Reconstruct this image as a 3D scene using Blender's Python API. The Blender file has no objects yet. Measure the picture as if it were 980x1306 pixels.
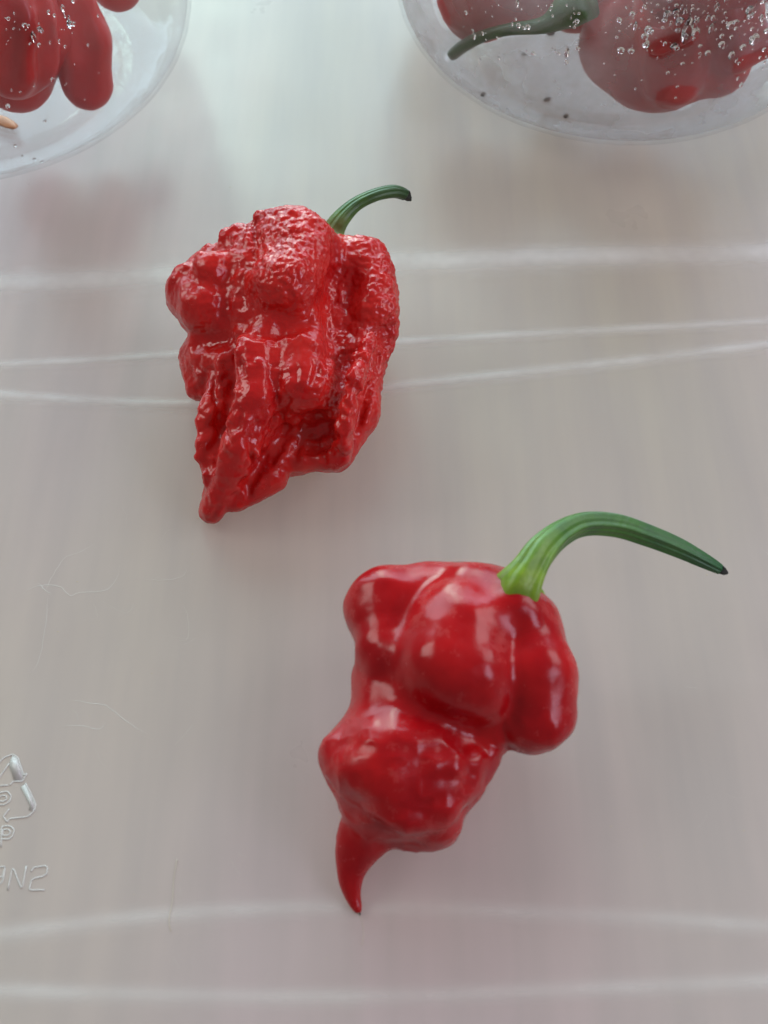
import bpy, math, random
import numpy as np
from mathutils import Vector, Matrix

random.seed(7)
RNG = np.random.default_rng(11)
SC = bpy.context.scene
COL = SC.collection

# ------------------------------------------------------------------ camera
F = 1500.0                      # focal length in photo pixels (photo 980 x 1306)
PW, PH = 980.0, 1306.0
TH = math.radians(35.0)         # tilt away from straight down
D = 0.160
CAM = np.array([0.0, -D * math.sin(TH), D * math.cos(TH)])
FWD = np.array([0.0, math.sin(TH), -math.cos(TH)])
UP = np.array([0.0, math.cos(TH), math.sin(TH)])
RIGHT = np.array([1.0, 0.0, 0.0])
cd = bpy.data.cameras.new("camera")
cam = bpy.data.objects.new("camera", cd)
COL.objects.link(cam)
cam.location = CAM
cam.rotation_euler = (TH, 0, 0)
cd.sensor_fit = 'VERTICAL'
cd.sensor_height = 24.0
cd.lens = 24.0 * F / PH
cd.clip_start = 0.005
cd.clip_end = 50
cd.dof.use_dof = True
cd.dof.focus_distance = 0.160
cd.dof.aperture_fstop = 24
SC.camera = cam

# ------------------------------------------------------------------ light
SC.view_settings.view_transform = 'Standard'
SC.view_settings.look = 'None'
SC.view_settings.exposure = 0.06
SC.view_settings.gamma = 1.0
SC.cycles.use_denoising = True
SC.cycles.max_bounces = 10
SC.cycles.transparent_max_bounces = 16
SC.cycles.caustics_reflective = False
SC.cycles.caustics_refractive = False

w = bpy.data.worlds.new("World")
SC.world = w
w.use_nodes = True
w.node_tree.nodes['Background'].inputs[0].default_value = (0.95, 0.93, 0.92, 1)
w.node_tree.nodes['Background'].inputs[1].default_value = 0.18


def area(name, loc, target, sx, sy, power, col, spread=None):
    l = bpy.data.lights.new(name, 'AREA')
    l.shape = 'RECTANGLE'
    l.size, l.size_y = sx, sy
    l.energy = power
    l.color = col
    if spread:
        l.spread = spread
    o = bpy.data.objects.new(name, l)
    COL.objects.link(o)
    o.location = loc
    d = Vector(target) - Vector(loc)
    o.rotation_euler = d.to_track_quat('-Z', 'Y').to_euler()
    return o


BELOW = 10.0
for x0, x1, rad, tint in ((-1.0, -0.27, 2.9, (0.62, 0.87, 1.0)), (-0.26, -0.14, 7.0, (0.70, 1.0, 0.92)), (-0.13, 0.02, 3.0, (0.58, 0.84, 1.0)),
                          (0.03, 0.09, 6.0, (0.72, 1.0, 1.0)), (0.11, 0.40, 3.0, (0.60, 0.80, 1.0)), (0.41, 1.0, 2.7, (0.70, 0.79, 1.0))):
    area("window_pane_light", ((x0 + x1) / 2, 0.95, 0.49), ((x0 + x1) / 2, -1, 0.49), x1 - x0, 0.86, 1.6 * rad * math.pi * (x1 - x0) * 0.86, tint)
area("side_fill_light_left", (-1.15, 0.38, 0.95), (0, 0.03, 0), 0.6, 0.7, 6.2, (1.0, 0.97, 0.93))  # added fill lamp, lights the peppers and thins the tub shadows
area("side_fill_light_right", (1.15, 0.38, 0.95), (0, 0.03, 0), 0.6, 0.7, 5.4, (0.97, 0.96, 1.0))  # weaker fill lamp added on the other side
# added lamp under the lid: lifts the sheet and washes out shadows
area("under_lid_fill_light", (0.0, 0.10, -0.45), (0, 0.10, 0), 1.3, 1.3, BELOW, (1.0, 0.97, 0.94))
area("second_window_light", (0.55, -0.25, 0.42), (0, 0, 0), 0.26, 0.34, 1.5, (0.80, 0.78, 1.0))

# ------------------------------------------------------------------ photo pixel -> point on a plane at a height
def ray(px, py):
    return FWD + RIGHT * ((px - PW / 2) / F) + UP * ((PH / 2 - py) / F)


def P(px, py, h=0.0):
    """point at height h (metres) over the table seen at photo pixel (px, py), and the metres per pixel there"""
    d = ray(px, py)
    t = (h - CAM[2]) / d[2]
    return CAM + d * t, t / F


def PT(px, py, h=0.0):
    return P(px, py, h)[0]


# ------------------------------------------------------------------ noise in numpy
def _hash(ix, iy, iz, s):
    h = (ix * 374761393 + iy * 668265263 + iz * 1274126177 + s * 974634777) & 0xffffffff
    h = ((h ^ (h >> 13)) * 1103515245) & 0xffffffff
    h = ((h ^ (h >> 15)) * 2246822519) & 0xffffffff
    return (h ^ (h >> 16)) & 0xffffffff


def vnoise(p, scale, seed=0):
    """smooth value noise, about -1..1"""
    q = p * scale
    i = np.floor(q).astype(np.int64)
    f = q - i
    u = f * f * f * (f * (f * 6 - 15) + 10)
    r = np.zeros(len(p))
    for a in (0, 1):
        for b in (0, 1):
            for c in (0, 1):
                wgt = (u[:, 0] if a else 1 - u[:, 0]) * (u[:, 1] if b else 1 - u[:, 1]) * (u[:, 2] if c else 1 - u[:, 2])
                r += wgt * (_hash(i[:, 0] + a, i[:, 1] + b, i[:, 2] + c, seed) / 4294967295.0 * 2 - 1)
    return r


def worley(p, scale, seed=0):
    """distance to the nearest scattered point, in cells"""
    q = p * scale
    i = np.floor(q).astype(np.int64)
    best = np.full(len(p), 9.0)
    for a in (-1, 0, 1):
        for b in (-1, 0, 1):
            for c in (-1, 0, 1):
                j = i + np.array([a, b, c])
                o = np.stack([_hash(j[:, 0], j[:, 1], j[:, 2], seed + k) / 4294967295.0 for k in (1, 2, 3)], 1)
                best = np.minimum(best, (((j + o) - q) ** 2).sum(1))
    return np.sqrt(best)


def sstep(a, b, x):
    t = np.clip((x - a) / (b - a), 0, 1)
    return t * t * (3 - 2 * t)


# ------------------------------------------------------------------ rounded bodies as blended capsules -> mesh
def capsule(pts, a, b, ra, rb):
    pa = pts - a
    ba = b - a
    L = float(ba @ ba) + 1e-12
    h = np.clip(pa @ ba / L, 0, 1)
    return np.sqrt(((pa - h[..., None] * ba) ** 2).sum(-1)) - (ra + (rb - ra) * h)


def smin(a, b, k):
    h = np.maximum(k - np.abs(a - b), 0) / k
    return np.minimum(a, b) - h * h * k * 0.25


class Body:
    """pixels (px, py), heights in mm, radii in pixels; h=None puts the point on the surface built so far (plus off mm)"""

    def __init__(self, zx=0, zy=0, zs=1.0, k=0.0015, dh=0.0):
        self.dh = dh
        self.zx, self.zy, self.zs, self.k = zx, zy, zs, k
        self.prims = []

    def sdf(self, pts, only_near=False):
        d = np.full(pts.shape[:-1], 1.0, dtype=pts.dtype)
        for sub, a, b, ra, rb, k in self.prims:
            c = capsule(pts, a.astype(pts.dtype), b.astype(pts.dtype), ra, rb)
            d = -smin(-d, c, k) if sub else smin(d, c, k)
        return d

    def surface(self, px, py):
        r = ray(px, py)
        n = r / np.linalg.norm(r)
        t = 0.05
        for _ in range(120):
            s = float(self.sdf((CAM + n * t)[None])[0])
            t += s * 0.8
            if abs(s) < 2e-5 or t > 0.4:
                break
        return CAM + n * t, n

    def pt(self, x, y, h, off=0.0):
        px, py = self.zx + x / self.zs, self.zy + y / self.zs
        if h is None:
            p, n = self.surface(px, py)
            p = p - n * off * 0.001
            m = (p - CAM) @ FWD / F
        else:
            p, m = P(px, py, (h - self.dh) * 0.001)
        return p, m / self.zs

    def add(self, *nodes, k=None, sub=False):
        """nodes: (x, y, r, h) or (x, y, r, None, off)"""
        pr = []
        for nd in nodes:
            p, m = self.pt(nd[0], nd[1], nd[3], nd[4] if len(nd) > 4 else 0.0)
            if np.linalg.norm(p - CAM) > 0.3 or p[2] < -0.004:
                continue                        # the sight line misses the body
            pr.append((p, nd[2] * m))
        if not pr:
            return
        if len(pr) == 1:
            pr = pr * 2
        k = self.k if k is None else k
        for (a, ra), (b, rb) in zip(pr[:-1], pr[1:]):
            self.prims.append((sub, a, b, ra, rb, k))

    def cut(self, *nodes, k=None):
        self.add(*nodes, k=k, sub=True)

    def mesh(self, voxel, warp=None):
        lo = np.min([np.minimum(a - ra, b - rb) for s, a, b, ra, rb, k in self.prims if not s], 0) - 3 * voxel
        hi = np.max([np.maximum(a + ra, b + rb) for s, a, b, ra, rb, k in self.prims if not s], 0) + 3 * voxel
        lo, hi = lo - 0.001, hi + 0.001
        n = np.ceil((hi - lo) / voxel).astype(int) + 1
        ax = [np.arange(n[i], dtype=np.float32) * np.float32(voxel) + np.float32(lo[i]) for i in range(3)]
        S = np.empty(n, dtype=np.float32)
        bs = 14
        hd = bs * voxel * 0.5 * 1.7321
        cgrid = [np.arange(0, n[i], bs) for i in range(3)]
        cen = np.stack(np.meshgrid(*[lo[i] + (cgrid[i] + bs / 2) * voxel for i in range(3)], indexing='ij'), -1)
        dc = self.sdf(cen)
        dp = [capsule(cen, a, b, ra, rb) for s, a, b, ra, rb, k in self.prims]
        for bi in range(len(cgrid[0])):
            for bj in range(len(cgrid[1])):
                for bk in range(len(cgrid[2])):
                    sl = tuple(slice(g, g + bs) for g in (cgrid[0][bi], cgrid[1][bj], cgrid[2][bk]))
                    v = dc[bi, bj, bk]
                    if abs(v) > hd * 1.25 + 0.0015:
                        S[sl] = v
                        continue
                    g = np.stack(np.meshgrid(ax[0][sl[0]], ax[1][sl[1]], ax[2][sl[2]], indexing='ij'), -1)
                    d = np.full(g.shape[:-1], 1.0, dtype=np.float32)
                    for (sub, a, b, ra, rb, k), q in zip(self.prims, dp):
                        if q[bi, bj, bk] > (hd if sub else abs(v) + 2 * hd) * 1.2 + k + 0.001:
                            continue
                        c = capsule(g, a.astype(np.float32), b.astype(np.float32), ra, rb)
                        d = -smin(-d, c, k) if sub else smin(d, c, k)
                    S[sl] = d
        return surface_nets(S, lo, voxel)


def surface_nets(S, lo, h):
    ins = S < 0
    n = S.shape
    cnt = np.zeros((n[0] - 1, n[1] - 1, n[2] - 1), dtype=np.int8)
    for a in (0, 1):
        for b in (0, 1):
            for c in (0, 1):
                cnt += ins[a:n[0] - 1 + a, b:n[1] - 1 + b, c:n[2] - 1 + c]
    act = (cnt > 0) & (cnt < 8)
    idx = np.full(act.shape, -1, dtype=np.int64)
    cells = np.argwhere(act)
    idx[act] = np.arange(len(cells))
    pos = np.zeros((len(cells), 3))
    num = np.zeros(len(cells))
    cor = {}
    for a in (0, 1):
        for b in (0, 1):
            for c in (0, 1):
                cor[(a, b, c)] = S[cells[:, 0] + a, cells[:, 1] + b, cells[:, 2] + c]
    keys = list(cor)
    for k1 in keys:
        for ax in range(3):
            if k1[ax] == 0:
                k2 = tuple(1 if i == ax else k1[i] for i in range(3))
                v1, v2 = cor[k1], cor[k2]
                m = (v1 < 0) != (v2 < 0)
                t = np.where(m, v1 / np.where(m, v1 - v2, 1), 0)
                p = np.tile(np.array(k1, float), (len(cells), 1))
                p[:, ax] += t
                pos[m] += p[m]
                num[m] += 1
    V = lo + (cells + pos / num[:, None]) * h
    quads = []
    for ax in range(3):
        o = [i for i in range(3) if i != ax]
        A = ins.take(range(0, n[ax] - 1), ax)
        B = ins.take(range(1, n[ax]), ax)
        e = np.argwhere(A != B)
        e = e[(e[:, o[0]] > 0) & (e[:, o[1]] > 0) & (e[:, o[0]] < n[o[0]] - 1) & (e[:, o[1]] < n[o[1]] - 1)]
        s = A[e[:, 0], e[:, 1], e[:, 2]]
        q = []
        for da, db in ((-1, -1), (0, -1), (0, 0), (-1, 0)):
            c = e.copy()
            c[:, o[0]] += da
            c[:, o[1]] += db
            q.append(idx[c[:, 0], c[:, 1], c[:, 2]])
        q = np.stack(q, 1)
        flip = s if ax != 1 else ~s
        q[~flip] = q[~flip][:, ::-1]
        quads.append(q)
    Q = np.concatenate(quads)
    return V, Q[(Q >= 0).all(1)]


def normals(V, Q):
    nf = np.cross(V[Q[:, 2]] - V[Q[:, 0]], V[Q[:, 3]] - V[Q[:, 1]])
    N = np.zeros_like(V)
    for i in range(4):
        for c in range(3):
            N[:, c] += np.bincount(Q[:, i], nf[:, c], len(V))
    return N / (np.linalg.norm(N, axis=1, keepdims=True) + 1e-20)


# ------------------------------------------------------------------ linking
def link_mesh(name, V, faces, mat, parent=None, smooth=True, attrs=None):
    me = bpy.data.meshes.new(name)
    V = np.asarray(V, dtype=np.float64)
    org = np.array(parent.location) if parent is not None else np.zeros(3)
    if parent is not None and parent.parent is not None:
        org = org + np.array(parent.parent.location)
    loc = np.zeros(3)
    V = V - org
    if isinstance(faces, np.ndarray):
        nf, k = faces.shape
        me.vertices.add(len(V))
        me.vertices.foreach_set('co', V.ravel())
        me.loops.add(nf * k)
        me.loops.foreach_set('vertex_index', faces.ravel().astype(np.int32))
        me.polygons.add(nf)
        me.polygons.foreach_set('loop_start', np.arange(0, nf * k, k, dtype=np.int32))
        me.update(calc_edges=True)
    else:
        me.from_pydata([tuple(v) for v in V], [], faces)
        me.update()
    me.polygons.foreach_set('use_smooth', [smooth] * len(me.polygons))
    if attrs:
        for an, av in attrs.items():
            at = me.attributes.new(an, 'FLOAT', 'POINT')
            at.data.foreach_set('value', np.asarray(av, dtype=np.float32))
    me.materials.append(mat)
    o = bpy.data.objects.new(name, me)
    COL.objects.link(o)
    if parent is not None:
        o.parent = parent
    return o


def thing(name, loc, label, cat, group=None):
    o = bpy.data.objects.new(name, None)
    o.empty_display_size = 0.005
    COL.objects.link(o)
    o.location = loc
    tag(o, label, cat, group)
    return o


def tag(o, label=None, cat=None, group=None, kind=None):
    if label: o['label'] = label
    if cat: o['category'] = cat
    if group: o['group'] = group
    if kind: o['kind'] = kind
    return o


def catmull(pts, n):
    pts = np.asarray(pts, float)
    p = np.vstack([2 * pts[0] - pts[1], pts, 2 * pts[-1] - pts[-2]])
    out = []
    for i in range(1, len(p) - 2):
        for t in np.linspace(0, 1, n, endpoint=False):
            a, b, c, d = p[i - 1:i + 3]
            out.append(0.5 * ((2 * b) + (-a + c) * t + (2 * a - 5 * b + 4 * c - d) * t * t + (-a + 3 * b - 3 * c + d) * t ** 3))
    out.append(pts[-1])
    return np.array(out)


def sweep(path, rad, seg=12, profile=None, caps=True):
    """tube along path (N,3) with radii (N,); profile(i, phi) scales the radius"""
    path = np.asarray(path, float)
    n = len(path)
    T = np.gradient(path, axis=0)
    T /= np.linalg.norm(T, axis=1, keepdims=True) + 1e-15
    ref = np.array([0, 0, 1.0]) if abs(T[0][2]) < 0.9 else np.array([1.0, 0, 0])
    nv = np.cross(T[0], ref); nv /= np.linalg.norm(nv)
    V, faces = [], []
    for i in range(n):
        nv = nv - T[i] * (nv @ T[i]); nv /= np.linalg.norm(nv)
        bv = np.cross(T[i], nv)
        for j in range(seg):
            ph = 2 * math.pi * j / seg
            r = rad[i] * (profile(i / (n - 1), ph) if profile else 1.0)
            V.append(path[i] + (nv * math.cos(ph) + bv * math.sin(ph)) * r)
    for i in range(n - 1):
        for j in range(seg):
            k = (j + 1) % seg
            faces.append((i * seg + j, i * seg + k, (i + 1) * seg + k, (i + 1) * seg + j))
    if caps:
        V.append(path[0]); V.append(path[-1])
        for j in range(seg):
            k = (j + 1) % seg
            faces.append((n * seg, k, j))
            faces.append((n * seg + 1, (n - 1) * seg + j, (n - 1) * seg + k))
    return np.array(V), faces


# ------------------------------------------------------------------ materials
def mat(name):
    m = bpy.data.materials.new(name)
    m.use_nodes = True
    return m, m.node_tree.nodes, m.node_tree.links, m.node_tree.nodes['Principled BSDF']


def coords(N, L, scale=(1, 1, 1)):
    t = N.new('ShaderNodeTexCoord')
    mp = N.new('ShaderNodeMapping')
    mp.inputs['Scale'].default_value = scale
    L.new(t.outputs['Object'], mp.inputs['Vector'])
    return mp.outputs['Vector']


def noise(N, L, vec, scale, detail=3, rough=0.55):
    n = N.new('ShaderNodeTexNoise')
    n.inputs['Scale'].default_value = scale
    n.inputs['Detail'].default_value = detail
    n.inputs['Roughness'].default_value = rough
    L.new(vec, n.inputs['Vector'])
    return n.outputs['Fac']


def ramp(N, L, fac, stops):
    r = N.new('ShaderNodeValToRGB')
    e = r.color_ramp.elements
    e[0].position, e[0].color = stops[0][0], (*stops[0][1], 1)
    e[1].position, e[1].color = stops[-1][0], (*stops[-1][1], 1)
    for p, c in stops[1:-1]:
        x = e.new(p); x.color = (*c, 1)
    L.new(fac, r.inputs['Fac'])
    return r.outputs['Color']


def rng(N, L, fac, a, b, lo, hi):
    m = N.new('ShaderNodeMapRange')
    m.inputs[1].default_value, m.inputs[2].default_value = a, b
    m.inputs[3].default_value, m.inputs[4].default_value = lo, hi
    L.new(fac, m.inputs[0])
    return m.outputs[0]


def bump(N, L, h, strength, dist, nrm=None):
    b = N.new('ShaderNodeBump')
    b.inputs['Strength'].default_value = strength
    b.inputs['Distance'].default_value = dist
    L.new(h, b.inputs['Height'])
    if nrm is not None: L.new(nrm, b.inputs['Normal'])
    return b.outputs['Normal']


def mix_col(N, L, fac, a, b):
    m = N.new('ShaderNodeMix')
    m.data_type = 'RGBA'
    if isinstance(fac, float): m.inputs[0].default_value = fac
    else: L.new(fac, m.inputs[0])
    for s, v in ((6, a), (7, b)):
        if isinstance(v, tuple): m.inputs[s].default_value = (*v, 1)
        else: L.new(v, m.inputs[s])
    return m.outputs[2]


# milky translucent plastic
M_LID, N, L, B = mat("milky_plastic")
N.remove(B)
out = N['Material Output']
v = coords(N, L)
vs = coords(N, L, (1.0, 0.10, 1.0))
vw = coords(N, L, (1.0, 0.35, 1.0))
n1 = noise(N, L, vs, 170, 3)
n2 = noise(N, L, vw, 13, 2)
n3 = noise(N, L, v, 60, 4)
c1 = ramp(N, L, n2, [(0.36, (0.61, 0.575, 0.50)), (0.5, (0.63, 0.575, 0.53)), (0.64, (0.63, 0.55, 0.545))])
c2 = mix_col(N, L, rng(N, L, n1, 0.3, 0.7, 0.0, 0.6), c1, (0.52, 0.485, 0.465))
df = N.new('ShaderNodeBsdfDiffuse'); L.new(c2, df.inputs[0])
tl = N.new('ShaderNodeBsdfTranslucent'); L.new(c2, tl.inputs[0])
dt = N.new('ShaderNodeMixShader'); dt.inputs[0].default_value = 0.55
L.new(df.outputs[0], dt.inputs[1]); L.new(tl.outputs[0], dt.inputs[2])
gl = N.new('ShaderNodeBsdfGlossy')
L.new(rng(N, L, n3, 0.3, 0.7, 0.27, 0.36), gl.inputs['Roughness'])
L.new(bump(N, L, n1, 0.12, 0.0004), gl.inputs['Normal'])
lw = N.new('ShaderNodeLayerWeight'); lw.inputs['Blend'].default_value = 0.5
pw = N.new('ShaderNodeMath'); pw.operation = 'POWER'; pw.inputs[1].default_value = 5.0
L.new(lw.outputs['Facing'], pw.inputs[0])
ms = N.new('ShaderNodeMixShader')
L.new(rng(N, L, pw.outputs[0], 0.0, 1.0, 0.06, 1.0), ms.inputs[0])
L.new(dt.outputs[0], ms.inputs[1]); L.new(gl.outputs[0], ms.inputs[2])
L.new(ms.outputs[0], out.inputs['Surface'])

# paler plastic: thicker or scuffed milky plastic, and a painted bright band
def pale(name, col, rough, ss):
    m, N, L, B = mat(name)
    B.inputs['Base Color'].default_value = (*col, 1)
    B.inputs['Roughness'].default_value = rough
    B.inputs['Subsurface Weight'].default_value = ss
    B.inputs['Subsurface Radius'].default_value = (1, 1, 1)
    B.inputs['Subsurface Scale'].default_value = 0.006
    nn = noise(N, L, coords(N, L, (1, 1, 1)), 600, 2)
    L.new(bump(N, L, nn, 0.1, 0.0002), B.inputs['Normal'])
    return m

M_RIDGE = pale("thick_plastic_and_bright_band", (0.80, 0.77, 0.72), 0.25, 0.0)
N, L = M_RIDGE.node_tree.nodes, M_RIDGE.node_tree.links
at = N.new('ShaderNodeAttribute'); at.attribute_name = 'paleness'
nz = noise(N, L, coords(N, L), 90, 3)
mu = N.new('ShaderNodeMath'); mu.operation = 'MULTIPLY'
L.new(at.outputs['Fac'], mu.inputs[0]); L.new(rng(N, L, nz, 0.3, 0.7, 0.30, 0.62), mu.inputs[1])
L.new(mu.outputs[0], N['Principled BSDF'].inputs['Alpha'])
M_LETTER = pale("moulded_plastic", (0.58, 0.555, 0.51), 0.25, 0.0)
M_SCRATCH = pale("scuffed_plastic", (0.66, 0.63, 0.57), 0.5, 0.0)
M_FIBRE = pale("pale_fibre", (0.62, 0.56, 0.44), 0.6, 0.0)


def flesh(name, dark, mid, bloom, bump_scale, bump_str, rough, bloom_lo, spec=0.45):
    m, N, L, B = mat(name)
    v = coords(N, L)
    a = noise(N, L, v, 160, 4)
    b = noise(N, L, v, 420, 5, 0.65)
    base = ramp(N, L, a, [(0.3, dark), (0.7, mid)])
    fb = rng(N, L, b, bloom_lo, bloom_lo + 0.22, 0.0, 0.55)
    L.new(mix_col(N, L, fb, base, bloom), B.inputs['Base Color'])
    L.new(rng(N, L, b, 0.35, 0.7, rough, rough + 0.16), B.inputs['Roughness'])
    B.inputs['Subsurface Weight'].default_value = 0.3
    B.inputs['Subsurface Radius'].default_value = (1.0, 0.16, 0.12)
    B.inputs['Subsurface Scale'].default_value = 0.0028
    B.inputs['Specular IOR Level'].default_value = spec
    B.inputs['Coat Weight'].default_value = 0.0
    B.inputs['Coat Roughness'].default_value = 0.12
    vo = N.new('ShaderNodeTexVoronoi')
    vo.feature = 'SMOOTH_F1'
    vo.inputs['Scale'].default_value = bump_scale
    L.new(v, vo.inputs['Vector'])
    inv = rng(N, L, vo.outputs['Distance'], 0.0, 0.8, 1.0, 0.0)
    at = N.new('ShaderNodeAttribute'); at.attribute_name = 'pebble'
    mu = N.new('ShaderNodeMath'); mu.operation = 'MULTIPLY'
    L.new(inv, mu.inputs[0]); L.new(at.outputs['Fac'], mu.inputs[1])
    n1 = bump(N, L, mu.outputs[0], bump_str, 0.00035)
    f = noise(N, L, v, 900, 3)
    L.new(bump(N, L, f, 0.10, 0.00025, n1), B.inputs['Normal'])
    return m


M_REAPER = flesh("wrinkled_red_skin", (0.50, 0.008, 0.009), (0.66, 0.023, 0.017), (0.64, 0.06, 0.045), 1300, 0.65, 0.14, 0.60)
M_SCORP = flesh("smooth_red_skin", (0.34, 0.002, 0.006), (0.50, 0.008, 0.010), (0.56, 0.09, 0.08), 900, 0.06, 0.16, 0.56, 0.34)
M_TUBPEP = flesh("tub_pepper_skin", (0.50, 0.006, 0.008), (0.62, 0.014, 0.014), (0.60, 0.05, 0.04), 900, 0.1, 0.3, 0.56)


def green(name, c0, c1, c2):
    m, N, L, B = mat(name)
    v = coords(N, L)
    a = noise(N, L, v, 300, 4)
    at = N.new('ShaderNodeAttribute'); at.attribute_name = 'along'
    base = ramp(N, L, at.outputs['Fac'], [(0.0, c0), (0.2, c0), (0.42, c1), (1.0, c2)])
    f = rng(N, L, a, 0.4, 0.68, 0.0, 0.55)
    L.new(mix_col(N, L, f, base, tuple(x * 0.8 for x in c2)), B.inputs['Base Color'])
    B.inputs['Roughness'].default_value = 0.38
    B.inputs['Subsurface Weight'].default_value = 0.15
    B.inputs['Subsurface Radius'].default_value = (0.4, 1.0, 0.2)
    B.inputs['Subsurface Scale'].default_value = 0.0008
    ag = N.new('ShaderNodeAttribute'); ag.attribute_name = 'groove'
    L.new(bump(N, L, noise(N, L, v, 1500, 4), 0.35, 0.0002, bump(N, L, ag.outputs['Fac'], 0.45, 0.00028)), B.inputs['Normal'])
    return m


M_STEM = green("green_stem", (0.26, 0.40, 0.02), (0.075, 0.21, 0.012), (0.010, 0.10, 0.022))
M_STEM2 = green("dark_green_stem", (0.24, 0.40, 0.11), (0.065, 0.18, 0.016), (0.016, 0.065, 0.008))


def plain(name, col, rough, sp=0.5):
    m, N, L, B = mat(name)
    nn = noise(N, L, coords(N, L), 1200, 3)
    L.new(mix_col(N, L, nn, tuple(c * 0.6 for c in col), tuple(min(1, c * 1.4) for c in col)), B.inputs['Base Color'])
    B.inputs['Roughness'].default_value = rough
    B.inputs['Specular IOR Level'].default_value = sp
    return m


M_DARK = plain("dried_stem_end", (0.012, 0.014, 0.008), 0.7)
M_CALYX = plain("calyx_green", (0.045, 0.075, 0.010), 0.5)
M_BROWN = plain("dried_brown", (0.03, 0.012, 0.008), 0.6)
M_CRUMB = plain("dark_crumb", (0.035, 0.035, 0.025), 0.7)
M_FLAKE = plain("orange_skin", (0.55, 0.20, 0.05), 0.45)

# fogged clear plastic
M_TUB, N, L, B = mat("fogged_clear_plastic")
N.remove(B)
out = N['Material Output']
tr = N.new('ShaderNodeBsdfTransparent'); tr.inputs[0].default_value = (0.97, 0.97, 0.97, 1)
df = N.new('ShaderNodeBsdfDiffuse'); df.inputs[0].default_value = (0.62, 0.585, 0.57, 1)
tl = N.new('ShaderNodeBsdfTranslucent'); tl.inputs[0].default_value = (0.62, 0.585, 0.57, 1)
dt = N.new('ShaderNodeMixShader'); dt.inputs[0].default_value = 0.4
L.new(df.outputs[0], dt.inputs[1]); L.new(tl.outputs[0], dt.inputs[2])
at = N.new('ShaderNodeAttribute'); at.attribute_name = 'fog'
v = coords(N, L)
nf = noise(N, L, v, 130, 4)
mu = N.new('ShaderNodeMath'); mu.operation = 'MULTIPLY'
L.new(at.outputs['Fac'], mu.inputs[0]); L.new(rng(N, L, nf, 0.3, 0.7, 0.28, 0.50), mu.inputs[1])
m1 = N.new('ShaderNodeMixShader')
L.new(mu.outputs[0], m1.inputs[0]); L.new(tr.outputs[0], m1.inputs[1]); L.new(dt.outputs[0], m1.inputs[2])
gl = N.new('ShaderNodeBsdfGlossy'); gl.inputs['Roughness'].default_value = 0.10
lw = N.new('ShaderNodeLayerWeight'); lw.inputs['Blend'].default_value = 0.5
pw = N.new('ShaderNodeMath'); pw.operation = 'POWER'; pw.inputs[1].default_value = 4.0
L.new(lw.outputs['Facing'], pw.inputs[0])
frm = rng(N, L, pw.outputs[0], 0.0, 1.0, 0.03, 0.32)
L.new(bump(N, L, noise(N, L, v, 220, 3), 0.25, 0.0005), gl.inputs['Normal'])
m2 = N.new('ShaderNodeMixShader')
L.new(frm, m2.inputs[0]); L.new(m1.outputs[0], m2.inputs[1]); L.new(gl.outputs[0], m2.inputs[2])
L.new(m2.outputs[0], out.inputs['Surface'])

M_DROP, N, L, B = mat("water")
B.inputs['Base Color'].default_value = (1, 1, 1, 1)
B.inputs['Roughness'].default_value = 0.0
B.inputs['IOR'].default_value = 1.33
B.inputs['Transmission Weight'].default_value = 1.0

# ------------------------------------------------------------------ the surface: a box lid of milky plastic
lid = thing("plastic_lid_sheet", (0, 0, 0), "milky grey translucent plastic box lid under both red peppers, with raised ridges and recycling mark", "box lid")
hx0, hx1, hy0, hy1, tk, rr = -0.22, 0.22, -0.16, 0.34, 0.0024, 0.012
ring = []
for cx, cy, a0 in ((hx1 - rr, hy1 - rr, 0), (hx0 + rr, hy1 - rr, 90), (hx0 + rr, hy0 + rr, 180), (hx1 - rr, hy0 + rr, 270)):
    for s in range(9):
        a = math.radians(a0 + s * 11.25)
        ring.append((cx + rr * math.cos(a), cy + rr * math.sin(a), math.cos(a), math.sin(a)))
V, faces = [], []
prof = [(0.0, -tk), (0.0, -0.0008), (-0.0002, -0.0002), (-0.0008, 0.0)]
for o_, z_ in prof:
    for x, y, nx, ny in ring:
        V.append((x + nx * o_, y + ny * o_, z_))
n = len(ring)
for r_ in range(len(prof) - 1):
    for i in range(n):
        j = (i + 1) % n
        faces.append((r_ * n + i, r_ * n + j, (r_ + 1) * n + j, (r_ + 1) * n + i))
faces.append(tuple(range((len(prof) - 1) * n, len(prof) * n)))
faces.append(tuple(reversed(range(n))))
link_mesh("sheet", V, faces, M_LID, lid, smooth=False)


def ridge(pix, width_px, height, paleness=1.0):
    """a low rounded rib moulded on the sheet, or a painted bright strip, along photo pixels"""
    c = catmull([PT(x, y) for x, y in pix], 14)
    m = P(*pix[len(pix) // 2])[1]
    T = np.gradient(c, axis=0); T /= np.linalg.norm(T, axis=1, keepdims=True)
    side = np.stack([-T[:, 1], T[:, 0], np.zeros(len(c))], 1)
    W = width_px * m / 2
    prof = [(u, height * (math.exp(-u * u * 4.5) - math.exp(-4.5)) + 0.00001) for u in np.linspace(-1, 1, 15)]
    V = np.concatenate([c + side * (W * u) + np.array([0, 0, z]) for u, z in prof])
    n = len(c)
    faces = [(a * n + i, a * n + i + 1, (a + 1) * n + i + 1, (a + 1) * n + i) for a in range(len(prof) - 1) for i in range(n - 1)]
    faces = [f[::-1] for f in faces]
    th = np.concatenate([np.full(n, paleness * max(0.0, math.exp(-u * u * 4.0) - math.exp(-4.0))) for u, z in prof])
    o = link_mesh("ridge", V, faces, M_RIDGE, lid, attrs={'paleness': th})
    return o


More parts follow.
